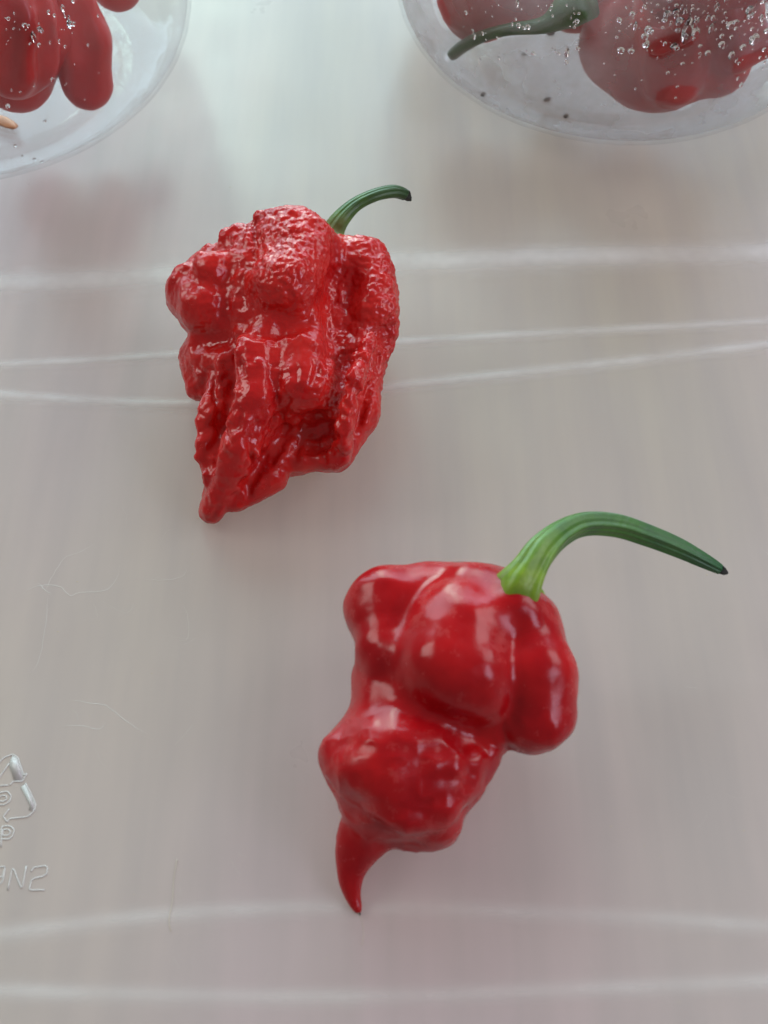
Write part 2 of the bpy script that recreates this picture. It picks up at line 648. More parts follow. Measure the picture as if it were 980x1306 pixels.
ridge([(-350, 482), (0, 466), (230, 453), (500, 437), (760, 422), (980, 411), (1300, 398)], 34, 0.00008)
ridge([(-300, 470), (-150, 490), (0, 504), (130, 513), (250, 516), (380, 508), (500, 494), (740, 468), (980, 440), (1300, 398)], 40, 0.00010)
ridge([(-300, 1225), (0, 1192), (160, 1172), (330, 1160), (500, 1158), (720, 1166), (980, 1182), (1250, 1210)], 46, 0.00007, 0.7)
ridge([(-300, 1255), (0, 1264), (200, 1270), (400, 1272), (640, 1266), (980, 1252), (1250, 1240)], 46, 0.00007, 0.7)

ridge([(-350, 374), (0, 362), (300, 346), (560, 332), (980, 322), (1350, 316)], 86, 0.00008, 1.25)  # bright band painted on in place of the blurred window reflection

# moulded lettering at the left edge: lines traced as raised beads
def Z5(x, y):
    return (x / 3.77, 940 + y / 3.77)


def bead(name, lines, rpx=1.1, hmul=0.75, plates=()):
    Vs, Fs = [], []
    for ln in lines:
        pts = [PT(*Z5(x, y)) for x, y in ln]
        m = P(*Z5(*ln[0]))[1]
        c = np.array(pts)
        c = np.vstack([c[0] + (c[i + 1] - c[i]) * 0 if False else c[i] for i in range(len(c))])
        fine = []
        for a, b in zip(c[:-1], c[1:]):
            for t in np.linspace(0, 1, 5, endpoint=False):
                fine.append(a + (b - a) * t)
        fine.append(c[-1])
        fine = np.array(fine)
        if len(fine) > 8:
            f2 = fine.copy()
            f2[1:-1] = (fine[:-2] + 2 * fine[1:-1] + fine[2:]) / 4
            fine = f2
        v, f = sweep(fine, np.full(len(fine), rpx * m), 8)
        v[:, 2] = np.maximum(v[:, 2] * hmul + 0.00003, -0.0002)
        o = sum(len(x) for x in Vs)
        Vs.append(v); Fs += [tuple(i + o for i in q) for q in f]
    for pl in plates:
        o = sum(len(x) for x in Vs)
        top = np.array([PT(*Z5(x, y)) for x, y in pl]) + np.array([0, 0, 0.00007])
        bot = top.copy(); bot[:, 2] = -0.0002
        Vs.append(np.vstack([top, bot])); k = len(pl)
        Fs.append(tuple(o + i for i in range(k)))
        Fs += [(o + i, o + k + i, o + k + (i + 1) % k, o + (i + 1) % k) for i in range(k)]
    o = link_mesh(name, np.vstack(Vs), Fs, M_LETTER, lid)
    return o


bead("recycling_arrow", [[(-60, 290), (0, 192), (45, 128)], [(-30, 150), (20, 100), (62, 84), (88, 100), (114, 186), (130, 176)], [(130, 176), (108, 215), (66, 214), (48, 232)]],
     plates=[[(62, 88), (88, 102), (112, 184), (108, 212), (70, 210), (44, 132)]])
bead("recycling_arrow", [[(124, 224), (150, 275), (173, 325), (166, 354), (138, 384), (46, 394), (36, 410)], [(36, 410), (16, 384), (46, 346)]],
     plates=[[(100, 240), (124, 228), (170, 325), (163, 352), (140, 352), (146, 330)]])
bead("recycling_arrow", [[(-150, 330), (-170, 370), (-140, 396), (-60, 396)], [(-150, 330), (-110, 250), (-60, 290)]])
bead("resin_digit", [[(40, 232), (-22, 238), (-26, 276), (0, 268), (36, 262), (55, 284), (47, 312), (20, 328), (-24, 326)], [(-6, 296), (10, 282), (30, 284), (34, 300), (16, 312), (-6, 308)]])
bead("moulded_letter", [[(6, 530), (8, 430), (50, 428), (70, 448), (60, 480), (42, 492), (6, 492)], [(14, 446), (42, 446), (52, 458), (40, 474), (14, 476), (14, 446)]])
bead("moulded_letter", [[(26, 624), (-10, 626), (-24, 650), (-20, 676), (12, 676), (26, 624), (16, 690), (-2, 712), (-24, 712)]])
bead("moulded_letter", [[(38, 738), (62, 622), (106, 738), (128, 620)]])
bead("moulded_letter", [[(150, 648), (164, 628), (222, 620), (230, 634), (224, 660), (206, 672), (166, 680), (152, 690), (140, 738), (216, 736)]])

# hairline scuffs in the plastic
def scratch(zoom, pts, rpx=0.5):
    zx, zy, zs = zoom
    rpx *= 0.55
    c = catmull([PT(zx + x / zs, zy + y / zs) for x, y in pts], 5)
    m = P(zx + pts[0][0] / zs, zy + pts[0][1] / zs)[1]
    c = c + np.stack([RNG.normal(0, 0.4 * m, len(c)), RNG.normal(0, 0.4 * m, len(c)), np.zeros(len(c))], 1)
    rad = np.full(len(c), rpx * m) * np.interp(np.linspace(0, 1, len(c)), [0, 0.2, 0.8, 1], [0.2, 1, 1, 0.2])
    v, f = sweep(c, rad, 5)
    v[:, 2] = v[:, 2] * 0.35 + 0.00001
    link_mesh("scratch", v, f, M_SCRATCH, lid)


Z7 = (0, 660, 2.45)
for p_, r_ in (([(60, 245), (100, 220), (150, 212), (190, 218), (220, 245), (250, 235), (330, 228), (365, 190), (375, 150)], 0.8),
               ([(120, 205), (145, 230), (165, 240)], 0.8), ([(140, 240), (160, 190), (200, 130), (250, 108), (300, 80)], 0.6),
               ([(150, 250), (145, 320), (125, 430), (95, 500)], 0.5), ([(440, 192), (510, 196), (570, 185), (585, 160)], 0.6),
               ([(215, 570), (300, 582), (340, 592), (400, 640), (470, 682)], 0.7), ([(185, 652), (250, 650), (310, 662), (330, 640)], 0.6),
               ([(575, 270), (590, 330), (585, 380), (555, 385)], 0.6), ([(320, 260), (390, 300), (420, 270)], 0.4)):
    scratch(Z7, p_, r_)

for _ in range(34):
    x, y = RNG.uniform(0, 980), RNG.uniform(520, 1290)
    a, l_ = RNG.normal(1.3, 0.9), RNG.uniform(8, 46)
    b_ = a + RNG.normal(0, 0.35)
    scratch((0, 0, 1.0), [(x, y), (x + math.cos(a) * l_ * 0.5, y + math.sin(a) * l_ * 0.5), (x + math.cos(a) * l_ * 0.5 + math.cos(b_) * l_ * 0.5, y + math.sin(a) * l_ * 0.5 + math.sin(b_) * l_ * 0.5)], RNG.uniform(0.22, 0.45))
dv, dfc = [], []
for _ in range(70):
    px, py = RNG.uniform(0, 980), RNG.uniform(230, 1300)
    p, m = P(px, py)
    r_ = m * RNG.uniform(0.35, 1.1)
    a0 = RNG.uniform(0, 6.28)
    o_ = len(dv)
    for q in range(5):
        a = a0 + q * 1.2566
        dv.append(p + np.array([math.cos(a) * r_ * 1.6, math.sin(a) * r_, 0.00001]))
    dv.append(p + np.array([0, 0, r_ * 0.8]))
    dfc += [(o_ + q, o_ + (q + 1) % 5, o_ + 5) for q in range(5)]
tag(link_mesh("dust", np.array(dv), dfc, M_FIBRE, lid), kind='stuff')

# ------------------------------------------------------------------ the wrinkled pepper
rb = Body(180, 220, 2.722, k=0.0016, dh=1.25)
rb.add((470, 430, 255, 12.5), (450, 740, 190, 10))
rb.add((290, 440, 180, 11), (700, 430, 185, 11.5))
rb.add((310, 640, 165, 9.5), (690, 630, 165, 10))
rb.add((360, 830, 150, 9), (640, 810, 150, 9))
rb.add((330, 990, 110, 6.5), (600, 920, 112, 7))
rb.add((600, 330, 130, 14), (760, 350, 105, 14))
rb.add((400, 760, 150, 9.5), (320, 1000, 90, 6.5), (245, 1172, 46, 3.0))
rb.add((520, 262, 142, 19.5), (560, 300, 140, 19), (500, 390, 124, 20.5))   # central shoulder
rb.add((335, 262, 74, 19), k=0.0008)                                  # small shoulder
rb.add((255, 350, 74, 19), k=0.0010)
rb.add((188, 425, 106, 15), (225, 470, 98, 16), k=0.0012)             # left shoulder
rb.add((178, 640, 52, 9.5), (208, 745, 52, 8.5), k=0.0010)            # left hanging lobe
rb.add((770, 305, 84, 16), (800, 480, 92, 14.5), k=0.0012)            # right shoulder
rb.add((832, 430, 56, 14), (850, 560, 42, 12), k=0.0008)
rb.add((800, 600, 52, 11), (745, 830, 72, 9), (672, 968, 66, 7))
rb.add((410, 590, 80, 17.5), (395, 790, 74, 15), (345, 950, 66, 11.5), (255, 1155, 48, 4.5), k=0.0009)   # central column
rb.add((540, 590, 130, 15.5), (570, 745, 116, 14.5), k=0.0012)           # middle bulge
rb.add((790, 590, 30, 17), (745, 720, 34, 17), (705, 880, 32, 14), (690, 985, 36, 9), k=0.0007)       # right fold
rb.add((520, 1004, 36, 7), (660, 992, 40, 8), k=0.0008)               # lower flange
rb.add((445, 1045, 70, 6), (330, 1130, 52, 4.5), k=0.0007)
rb.add((242, 820, 34, 11), (226, 950, 30, 9), (236, 1065, 30, 7), k=0.0007)
rb.cut((312, 590, 34, None, 0.0), (302, 740, 46, None, -0.6), (285, 880, 42, None, -0.4), (250, 1010, 18, None, 0.1), k=0.0012)
rb.cut((300, 530, 26, None, 0.1), (400, 530, 32, None, 0.0), (500, 530, 34, None, -0.2), (610, 510, 28, None, 0.0), k=0.0016)
rb.cut((610, 895, 54, None, 0.2), (535, 925, 42, None, 0.2), k=0.0022)
rb.cut((694, 250, 20, None, 0.3), (705, 380, 34, None, 0.2), (690, 520, 26, None, 0.3), (668, 640, 16, None, 0.4), k=0.0030)
rb.cut((398, 180, 9, None, 0.1), (392, 300, 12, None, 0.1), k=0.0006)
rb.cut((290, 315, 8, None, 0.1), (380, 330, 8, None, 0.1), k=0.0005)
rb.cut((500, 900, 28, None, 0.0), (440, 985, 28, None, 0.0), (370, 1085, 16, None, 0.1), k=0.0009)
rb.cut((140, 582, 8, None, 0.1), (190, 590, 24, None, 0.1), (290, 575, 26, None, 0.1), k=0.0016)
rb.cut((830, 640, 10, None, 0.0), (790, 760, 18, None, 0.0), (745, 900, 14, None, 0.0), k=0.0006)
rb.cut((250, 690, 12, None, 0.0), (265, 800, 14, None, 0.0), k=0.0006)
# pinched knobs and wrinkles along the folds
rs = np.random.default_rng(5)
for pts, n_, rad in (([(345, 560), (340, 740), (330, 930), (230, 1060)], 12, 12), ([(520, 850), (640, 850), (700, 800)], 8, 14), ([(500, 580), (560, 575), (600, 600)], 3, 20),
                     ([(700, 420), (670, 560), (650, 700)], 9, 12), ([(800, 560), (720, 720), (720, 860), (690, 990)], 14, 12), ([(430, 900), (400, 1000), (340, 1090)], 6, 10),
                     ([(560, 1010), (680, 1000)], 6, 14), ([(210, 800), (205, 1000)], 9, 13), ([(360, 560), (460, 545)], 4, 14), ([(330, 450), (350, 350)], 4, 14),
                     ([(840, 300), (885, 520), (850, 640)], 14, 16), ([(120, 370), (200, 300), (270, 220), (400, 170)], 12, 18), ([(420, 155), (530, 128), (640, 190)], 8, 20)):
    pts = np.array(pts, float)
    tt = np.linspace(0, len(pts) - 1, n_)
    for t in tt:
        x, y = np.interp(t, range(len(pts)), pts[:, 0]), np.interp(t, range(len(pts)), pts[:, 1])
        q, _n = rb.surface(rb.zx + x / rb.zs, rb.zy + y / rb.zs)
        if np.linalg.norm(q - CAM) < 0.3 and q[2] > 0:
            rb.add((x + rs.normal(0, 6), y + rs.normal(0, 6), rad * rs.uniform(0.5, 1.15), None, -rad * 0.03), k=0.0009)
# irregular small knobs and short pinches all over the lower half
poly = [(150, 620), (820, 600), (800, 820), (680, 1000), (470, 1060), (250, 1180), (215, 1060), (230, 820)]


def inside(x, y):
    c = False
    for (x0, y0), (x1, y1) in zip(poly, poly[1:] + poly[:1]):
        if (y0 > y) != (y1 > y) and x < (x1 - x0) * (y - y0) / (y1 - y0) + x0: c = not c
    return c


k_ = 0
while k_ < 110:
    x, y = rs.uniform(120, 860), rs.uniform(540, 1190)
    if not inside(x, y): continue
    k_ += 1
    r_ = rs.uniform(5, 15)
    if k_ % 3:
        if rs.random() < 0.5: rb.add((x, y, r_, None, -r_ * 0.022), k=0.0006)
        else: rb.add((x, y, r_, None, -r_ * 0.026), (x + rs.normal(-6, 12), y + rs.uniform(12, 40), r_ * 0.7, None, -r_ * 0.022), k=0.0007)
    else:
        rb.cut((x, y, r_ * 0.7, None, 0.12), (x + rs.normal(-8, 14), y + rs.uniform(18, 60), r_ * 0.5, None, 0.15), k=0.0007)
V, Q = rb.mesh(0.00022)
N_ = normals(V, Q)
zxy = None
dep = (V - CAM) @ FWD
PXV = PW / 2 + F * ((V - CAM) @ RIGHT) / dep
PYV = PH / 2 - F * ((V - CAM) @ UP) / dep
zx, zy = (PXV - 180) * 2.722, (PYV - 220) * 2.722
peb = np.maximum(sstep(560, 300, zy) * sstep(330, 430, zx), sstep(560, 700, zx) * sstep(1000, 700, zy))
peb = np.maximum(peb, sstep(330, 250, zy)) * (1 - 0.8 * np.exp(-((zx - 755) / 55) ** 2 - ((zy - 420) / 110) ** 2)) 
peb = 0.22 + 0.78 * peb * (0.6 + 0.4 * sstep(-0.35, 0.35, vnoise(V, 150, 41)))
front = 1.0
V0 = V.copy()
wr = 1 - np.abs(vnoise(V0, 420, 3)); wr2 = 1 - np.abs(vnoise(V0, 900, 4))
dsp = 0.00030 * vnoise(V0, 210, 1) + 0.00024 * (wr - 0.6) + 0.00014 * (wr2 - 0.6) * (0.6 + peb)
wo = worley(V0, 1200, 9)
dsp += 0.00022 * peb * (np.sqrt(np.maximum(0.0, 1 - (wo / 0.62) ** 2)) - 0.4)
V = V0 + N_ * dsp[:, None]
lift = V[:, 2].min()
V[:, 2] -= lift
ctr = V.mean(0); ctr[2] = 0
reaper = thing("chilli_pepper", ctr, "wrinkled bumpy red chilli pepper with deep folds and a short curved green stem", "chilli pepper", "whole red chilli peppers lying on the plastic")
link_mesh("flesh", V, Q, M_REAPER, reaper, attrs={'pebble': peb})
print("reaper", len(V), lift)


def stem(root, nodes, zoom, dz, seg, ribs, m_, end, tip_taper):
    zx, zy, zs = zoom
    pts, rad = [], []
    for x, y, wd, h in nodes:
        p, m = P(zx + x / zs, zy + y / zs, h * 0.001 + dz)
        pts.append(np.array([*p, wd / 2 * m / zs]))
    c = catmull(pts, 10)
    path, r = c[:, :3], c[:, 3]
    n = len(path)
    k = int(n * (1 - end))

    def prof(u, ph):
        return 1 + ribs * math.cos(5 * ph + 1.2 * u + 0.5) * (1 - 0.3 * u) + 0.5 * ribs * math.cos(2 * ph + 3 * u) + 0.25 * ribs * math.sin(11 * ph)
    v, f = sweep(path[:k + 1], r[:k + 1], seg, prof)
    al = np.concatenate([np.repeat(np.linspace(0, 1, k + 1), seg), [0, 1]])
    gr = np.concatenate([np.tile(np.cos(9 * 2 * np.pi * np.arange(seg) / seg) * 0.5 + 0.5, k + 1), [0.5, 0.5]])
    st = link_mesh("stem", v, f, m_, root, attrs={'along': al, 'groove': gr})
    rr_ = r[k:].copy()
    rr_ *= np.interp(np.linspace(0, 1, len(rr_)), [0, 0.7, 1], [1.01, 0.9, tip_taper])
    v, f = sweep(path[k:], rr_, seg, lambda u, ph: prof(1, ph) * (1 + 0.08 * math.sin(3 * ph + 7 * u)))
    link_mesh("stem_end", v, f, M_DARK, st)
    return st, path, r


stem(reaper, [(655, 250, 84, 13.5), (668, 205, 76, 14.5), (695, 160, 62, 16), (745, 112, 49, 17), (810, 80, 45, 17.5), (875, 66, 45, 17), (915, 76, 40, 16), (938, 98, 16, 15)],
     (180, 220, 2.722), -0.00125, 72, 0.05, M_STEM2, 0.14, 0.3)

# ------------------------------------------------------------------ the smooth pepper with a pointed tail
sb = Body(390, 640, 1.75, k=0.0024, dh=2.1)
sb.add((340, 300, 122, 12.5), (390, 400, 122, 12.5))
sb.add((300, 280, 118, 13), (450, 370, 122, 13))
sb.add((275, 232, 98, 15), (400, 262, 112, 16), (462, 310, 118, 15.5), k=0.0016)
sb.add((400, 470, 90, 12.5), (440, 450, 100, 12.5))
sb.add((205, 395, 104, 12.6), (222, 560, 126, 12.0), k=0.0022)
sb.add((330, 215, 82, 15), (185, 250, 100, 15.5), (180, 325, 68, 16.5), (190, 350, 52, 17), k=0.0013)
sb.add((490, 275, 85, 17), (505, 380, 96, 16.5), (513, 464, 92, 14), k=0.0009)
sb.add((392, 228, 92, 17.6), (345, 300, 112, 18), (306, 362, 117, 17.8), k=0.0018)
sb.add((345, 300, 112, 18), (358, 378, 118, 17.9), k=0.0012)
sb.add((158, 588, 108, 11.5), (285, 600, 108, 11.5), k=0.0030)
sb.add((210, 650, 110, 10.5), (270, 690, 74, 8.5))
sb.add((165, 700, 72, 7), (137, 745, 50, 6), k=0.0026)
sb.add(*[tuple(float(q) for q in nd) for nd in catmull([(150, 722, 58, 6.5), (124, 765, 42, 5.4), (106, 805, 30, 4.5), (100, 845, 20.5, 3.8), (106, 882, 11, 3.0), (118, 913, 4.2, 2.6)], 6)], k=0.0006)
sb.add((364, 632, 28, 11), (376, 590, 26, 12), k=0.003)
sb.add((296, 728, 26, 8), (235, 745, 26, 7), k=0.003)
sb.add((84, 562, 36, 13), (110, 600, 38, 15), k=0.003)
sb.add((470, 225, 30, None, -0.5), k=0.004)
sb.add((330, 590, 9, None, -0.4), (372, 575, 8, None, -0.4), (376, 640, 8, None, -0.4), k=0.0016)
sb.add((285, 585, 8, None, -0.4), (330, 565, 8, None, -0.4), k=0.0016)
sb.add((150, 690, 9, None, -0.5), (210, 715, 9, None, -0.5), (300, 690, 9, None, -0.5), (350, 650, 8, None, -0.5), k=0.002)
sb.cut((120, 690, 12, None, 0.4), (180, 745, 12, None, 0.5), k=0.003)
V, Q = sb.mesh(0.00026)
N_ = normals(V, Q)
dep = (V - CAM) @ FWD
zx = (PW / 2 + F * ((V - CAM) @ RIGHT) / dep - 390) * 1.75
zy = (PH / 2 - F * ((V - CAM) @ UP) / dep - 640) * 1.75
low = sstep(420, 540, zy) * sstep(880, 760, zy)
V0 = V.copy()
dsp = 0.00042 * vnoise(V0, 150, 21) + 0.00018 * vnoise(V0, 330, 22) + 0.00004 * vnoise(V0, 800, 26)
dsp += low * (0.00055 * vnoise(V0, 200, 23) + 0.00022 * (0.6 - np.abs(vnoise(V0, 330, 24))) + 0.00016 * (0.6 - np.abs(vnoise(V0, 700, 25))))
dsp *= sstep(850, 740, zy)
V = V0 + N_ * dsp[:, None]
lift2 = V[:, 2].min()
V[:, 2] -= lift2
ctr = V.mean(0); ctr[2] = 0
scorp = thing("chilli_pepper", ctr, "smooth glossy red chilli pepper with rounded shoulders, a pointed tail and a long green stem", "chilli pepper", "whole red chilli peppers lying on the plastic")
fl = link_mesh("flesh", V, Q, M_SCORP, scorp, attrs={'pebble': 0.3 * low})
print("scorpion", len(V), lift2)
tp = np.array([PT(390 + x / 1.75, 640 + y / 1.75, max(h * 0.001 - 0.0021, 0.0004)) for x, y, h in ((116.5, 907, 2.45), (119, 915, 2.4), (121, 923, 2.3))])
mpx = P(458, 1166)[1]
v, f = sweep(catmull(tp, 5), np.interp(np.linspace(0, 1, 11), [0, 0.5, 1], [2.6, 2.6, 1.2]) * mpx, 10)
link_mesh("tail_tip", v, f, M_BROWN, scorp)

st, path, r = stem(scorp, [(462, 230, 168, 18.4), (469, 208, 136, 20.0), (480, 186, 108, 21.4), (500, 152, 82, 22.2), (528, 108, 70, 22.4), (570, 70, 58, 21.8), (620, 49, 52, 20.8), (690, 52, 50, 18.8), (760, 74, 47, 16.6), (830, 102, 42, 14.6), (890, 132, 32, 13), (922, 149, 23, 12), (942, 160, 13, 11.4)],
           (390, 640, 1.75), -0.0019, 96, 0.09, M_STEM, 0.075, 0.35)
# calyx: a thin toothed collar between flesh and stem
T0 = path[6] - path[0]; T0 /= np.linalg.norm(T0)
ea = PT(400 / 1.75 + 390, 180 / 1.75 + 640, 0.0205 - 0.0019) - PT(540 / 1.75 + 390, 262 / 1.75 + 640, 0.0205 - 0.0019)
half = np.linalg.norm(ea) / 2 * 1.05
ea /= np.linalg.norm(ea)
eb = np.cross(T0, ea); eb /= np.linalg.norm(eb)
nn = np.cross(ea, eb); nn = nn if nn @ T0 > 0 else -nn
cc = (PT(400 / 1.75 + 390, 180 / 1.75 + 640, 0.0205 - 0.0019) + PT(540 / 1.75 + 390, 262 / 1.75 + 640, 0.0205 - 0.0019)) / 2 + T0 * 0.0001 + np.array([0, 0, 0.0])
V, faces = [], []
sg = 60
for i in range(sg):
    a = 2 * math.pi * i / sg
    tooth = 1 + 0.07 * math.cos(5 * a) + 0.03 * math.cos(13 * a + 1)
    for rf, up in ((0.30, 0.0012), (0.93, 0.0006), (1.0, 0.0001), (0.98, -0.0005), (0.8, -0.0006)):
        V.append(cc + (ea * math.cos(a) + eb * math.sin(a) * 0.8) * half * rf * (tooth if rf > 0.9 else 1) + nn * (up - 0.0011 * (rf > 0.9) * (math.cos(a * 2) * 0.0 + 0.5)))
for i in range(sg):
    for j in range(4):
        a, b = i * 5 + j, ((i + 1) % sg) * 5 + j
        faces.append((a, b, b + 1, a + 1))
link_mesh("calyx", V, faces, M_CALYX, st)


# ------------------------------------------------------------------ clear tubs with peppers inside
def tub_profile(rw, h, t, flare):
    """outer then inner (r, z) points, rounded bottom"""
    rc = rw * 0.36
    out = [(0.0, 0.0006), (rw * 0.55, 0.0006), (rw - rc - 0.0010, 0.0005), (rw - rc - 0.0004, 0.0), (rw - rc, 0.0)]
    for s in range(1, 10):
        a = math.radians(-90 + s * 10)
        out.append((rw - rc + rc * math.cos(a), rc + rc * math.sin(a)))
    for s in range(1, 13):
        z = rc + (h - rc) * s / 12
        out.append((rw + flare * (z - rc) / (h - rc), z))
    lip = [(rw + flare + 0.0016, h + 0.0003), (rw + flare + 0.0016, h + 0.0010), (rw + flare, h + 0.0012)]
    inn = [(max(r - t, 0.0), max(z, t) if z < rc else z) for r, z in out]
    inn2 = []
    for r_, z_ in out:
        if z_ <= 0.0007: inn2.append((r_, t + 0.0006))
        elif z_ < rc:
            a = math.atan2(z_ - rc, r_ - (rw - rc))
            inn2.append((rw - rc + (rc - t) * math.cos(a), rc + (rc - t) * math.sin(a)))
        else: inn2.append((r_ - t, z_))
    return out, lip, inn2


def make_tub(label, cpx, cpy, rw, h, bodies, fog_base, drops, seed):
    c = PT(cpx, cpy)
    root = thing("plastic_tub", c, label, "plastic tub", "clear tubs of red peppers standing on the plastic")
    out, lip, inn = tub_profile(rw, h, 0.0007, 0.004)
    seg = 480
    # finer rings on the inner side so that the cleared fog has a clean outline
    ri = np.array(inn); li = np.concatenate([[0], np.cumsum(np.linalg.norm(np.diff(ri, axis=0), axis=1))])
    li += np.arange(len(li)) * 1e-9
    ss = np.linspace(0, li[-1], 300)
    inn = list(zip(np.interp(ss, li, ri[:, 0]), np.interp(ss, li, ri[:, 1])))
    rings = out + lip + inn[::-1]
    n_out = len(out) + len(lip)
    ang = np.linspace(0, 2 * math.pi, seg, endpoint=False)
    V = np.concatenate([np.stack([c[0] + r_ * np.cos(ang), c[1] + r_ * np.sin(ang), np.full(seg, z_)], 1) for r_, z_ in rings])
    nr = len(rings)
    i, j = np.meshgrid(np.arange(nr - 1), np.arange(seg), indexing='ij')
    k = (j + 1) % seg
    Q = np.stack([i * seg + j, i * seg + k, (i + 1) * seg + k, (i + 1) * seg + j], -1).reshape(-1, 4)
    d = np.full(len(V), 1.0)
    m = np.arange(len(V)) >= n_out * seg
    for b in bodies:
        d[m] = np.minimum(d[m], b.sdf(V[m]))
    fog = np.where(m, fog_base * (0.03 + 0.75 * sstep(0.00050, 0.00062, d) + 0.22 * sstep(0.0007, 0.004, d)), 0.0)
    fog *= 0.35 + 0.65 * sstep(0.001, 0.006, V[:, 2])
    link_mesh("shell", V, Q, M_TUB, root, attrs={'fog': fog})
    # water beads on the outside wall
    rs = np.random.default_rng(seed)
    po = np.array(out)
    Vs, Fs = [], []
    cnt = 0
    for (x0, y0, x1, y1, num, rlo, rhi) in drops:
        for _ in range(num):
            px, py = rs.uniform(x0, x1), rs.uniform(y0, y1)
            hit = wall_hit(c, po, px, py)
            if hit is None: continue
            p, nrm = hit
            r_ = (rlo + (rhi - rlo) * rs.random() ** 2.5) * np.linalg.norm(p - CAM) / F
            t1 = np.cross(nrm, [0, 0, 1.0]); t1 /= np.linalg.norm(t1) + 1e-12
            t2 = np.cross(nrm, t1)
            o = sum(len(x) for x in Vs)
            vv = []
            sx, sy = rs.uniform(0.8, 1.2), rs.uniform(0.85, 1.3) if rs.random() < 0.85 else rs.uniform(1.6, 2.8)
            for la in (0, 28, 56, 80):
                for q in range(10):
                    a = q * math.pi / 5
                    e = math.radians(la)
                    vv.append(p + r_ * (math.cos(e) * (t1 * math.cos(a) * sx + t2 * math.sin(a) * sy) + nrm * (math.sin(e) * 0.62 + 0.02)))
            vv.append(p + nrm * r_ * 0.64)
            Vs.append(np.array(vv))
            for la in range(3):
                for q in range(10):
                    Fs.append((o + la * 10 + q, o + la * 10 + (q + 1) % 10, o + (la + 1) * 10 + (q + 1) % 10, o + (la + 1) * 10 + q))
            for q in range(10): Fs.append((o + 30 + q, o + 30 + (q + 1) % 10, o + 40))
            Fs.append(tuple(o + q for q in range(9, -1, -1)))
            cnt += 1
    if Vs:
        dr = link_mesh("water_beads", np.vstack(Vs), Fs, M_DROP, root)
        dr['kind'] = 'stuff'
    return root


def wall_hit(c, prof, px, py, inside=False):
    """first point where the sight line of a photo pixel meets a tub's outer wall"""
    d = ray(px, py); d = d / np.linalg.norm(d)
    t = np.linspace(0.05, 0.40, 1400)
    p = CAM + d * t[:, None]
    r_ = np.hypot(p[:, 0] - c[0], p[:, 1] - c[1])
    z = p[:, 2]
    zz = prof[:, 1] + np.arange(len(prof)) * 1e-9
    R = np.interp(z, zz[4:], prof[4:, 0])
    ok = (z > 0) & (z < prof[-1, 1]) & (r_ <= R)
    i = np.argmax(ok)
    if not ok[i]: return None
    p0 = p[i]
    rad = np.array([p0[0] - c[0], p0[1] - c[1], 0]); rad /= np.linalg.norm(rad)
    rw = prof[:, 0].max(); zc = prof[4:14, 1].max()
    if p0[2] < zc:
        ctr_ = c + rad * (prof[4, 0]) + np.array([0, 0, zc])
        n_ = p0 - ctr_
    else: n_ = rad
    return p0, n_ / (np.linalg.norm(n_) + 1e-12)


def tub_pepper(label, build, voxel=0.0005, seed=0):
    b = Body(0, 0, 1.0, k=0.002)
    build(b)
    V, Q = b.mesh(voxel)
    N_ = normals(V, Q)
    V = V + N_ * (0.00030 * (vnoise(V, 130, seed) - 0.2) + 0.0002 * (0.3 - np.abs(vnoise(V, 300, seed + 5))))[:, None]
    ctr = V.mean(0); ctr[2] = V[:, 2].min()
    root = thing("chilli_pepper", ctr, label, "chilli pepper", "red chilli peppers inside the clear tubs")
    link_mesh("flesh", V, Q, M_TUBPEP, root, attrs={'pebble': np.full(len(V), 0.3)})
    return root, b


TC_R = (775, 52); RW_R = 0.0405
TC_L = (-25, 95); RW_L = 0.0405
cR, cL = PT(*TC_R), PT(*TC_L)
profR = np.array(tub_profile(RW_R, 0.062, 0.0007, 0.004)[0])
profL = np.array(tub_profile(RW_L, 0.062, 0.0007, 0.004)[0])


def press(b, c, prof, px, py, rpx, depth_mm, stretch=None):
    """a bulge of flesh pressed against the inside of the tub wall at a pixel"""
    h = wall_hit(c, prof, px, py)
    if h is None: return
    p, n_ = h
    r_ = rpx * np.linalg.norm(p - CAM) / F
    q = p - n_ * (0.00095 + r_ - depth_mm * 0.001)
    a = q
    if stretch is not None:
        h2 = wall_hit(c, prof, px + stretch[0], py + stretch[1])
        if h2: a = h2[0] - h2[1] * (0.00095 + r_ - depth_mm * 0.001)
    b.prims.append((False, q, a, r_, r_, 0.0025))


def fit_inside(b, c, prof):
    """keep every capsule inside the tub wall"""
    out = []
    for s, a, q, ra, rb_, k in b.prims:
        v_ = []
        for p, r_ in ((a, ra), (q, rb_)):
            p = p.copy()
            for _ in range(40):
                rc = prof[13, 1]
                rr_ = np.hypot(p[0] - c[0], p[1] - c[1])
                rad = (p - c) * np.array([1, 1, 0]) / (rr_ + 1e-9)
                core = prof[4, 0]
                if p[2] >= rc: dist = np.interp(p[2], prof[13:, 1], prof[13:, 0]) - rr_; n_ = rad
                elif rr_ > core:
                    e = np.array([rr_ - core, p[2] - rc]); L_ = np.linalg.norm(e) + 1e-9
                    dist = rc - L_; n_ = rad * e[0] / L_ + np.array([0, 0, e[1] / L_])
                else: dist = p[2]; n_ = np.array([0, 0, -1.0])
                need = r_ + 0.0024 - dist
                if need <= 0: break
                p -= n_ * need
            v_.append(p)
        out.append((s, v_[0], v_[1], ra, rb_, k))
    b.prims = out


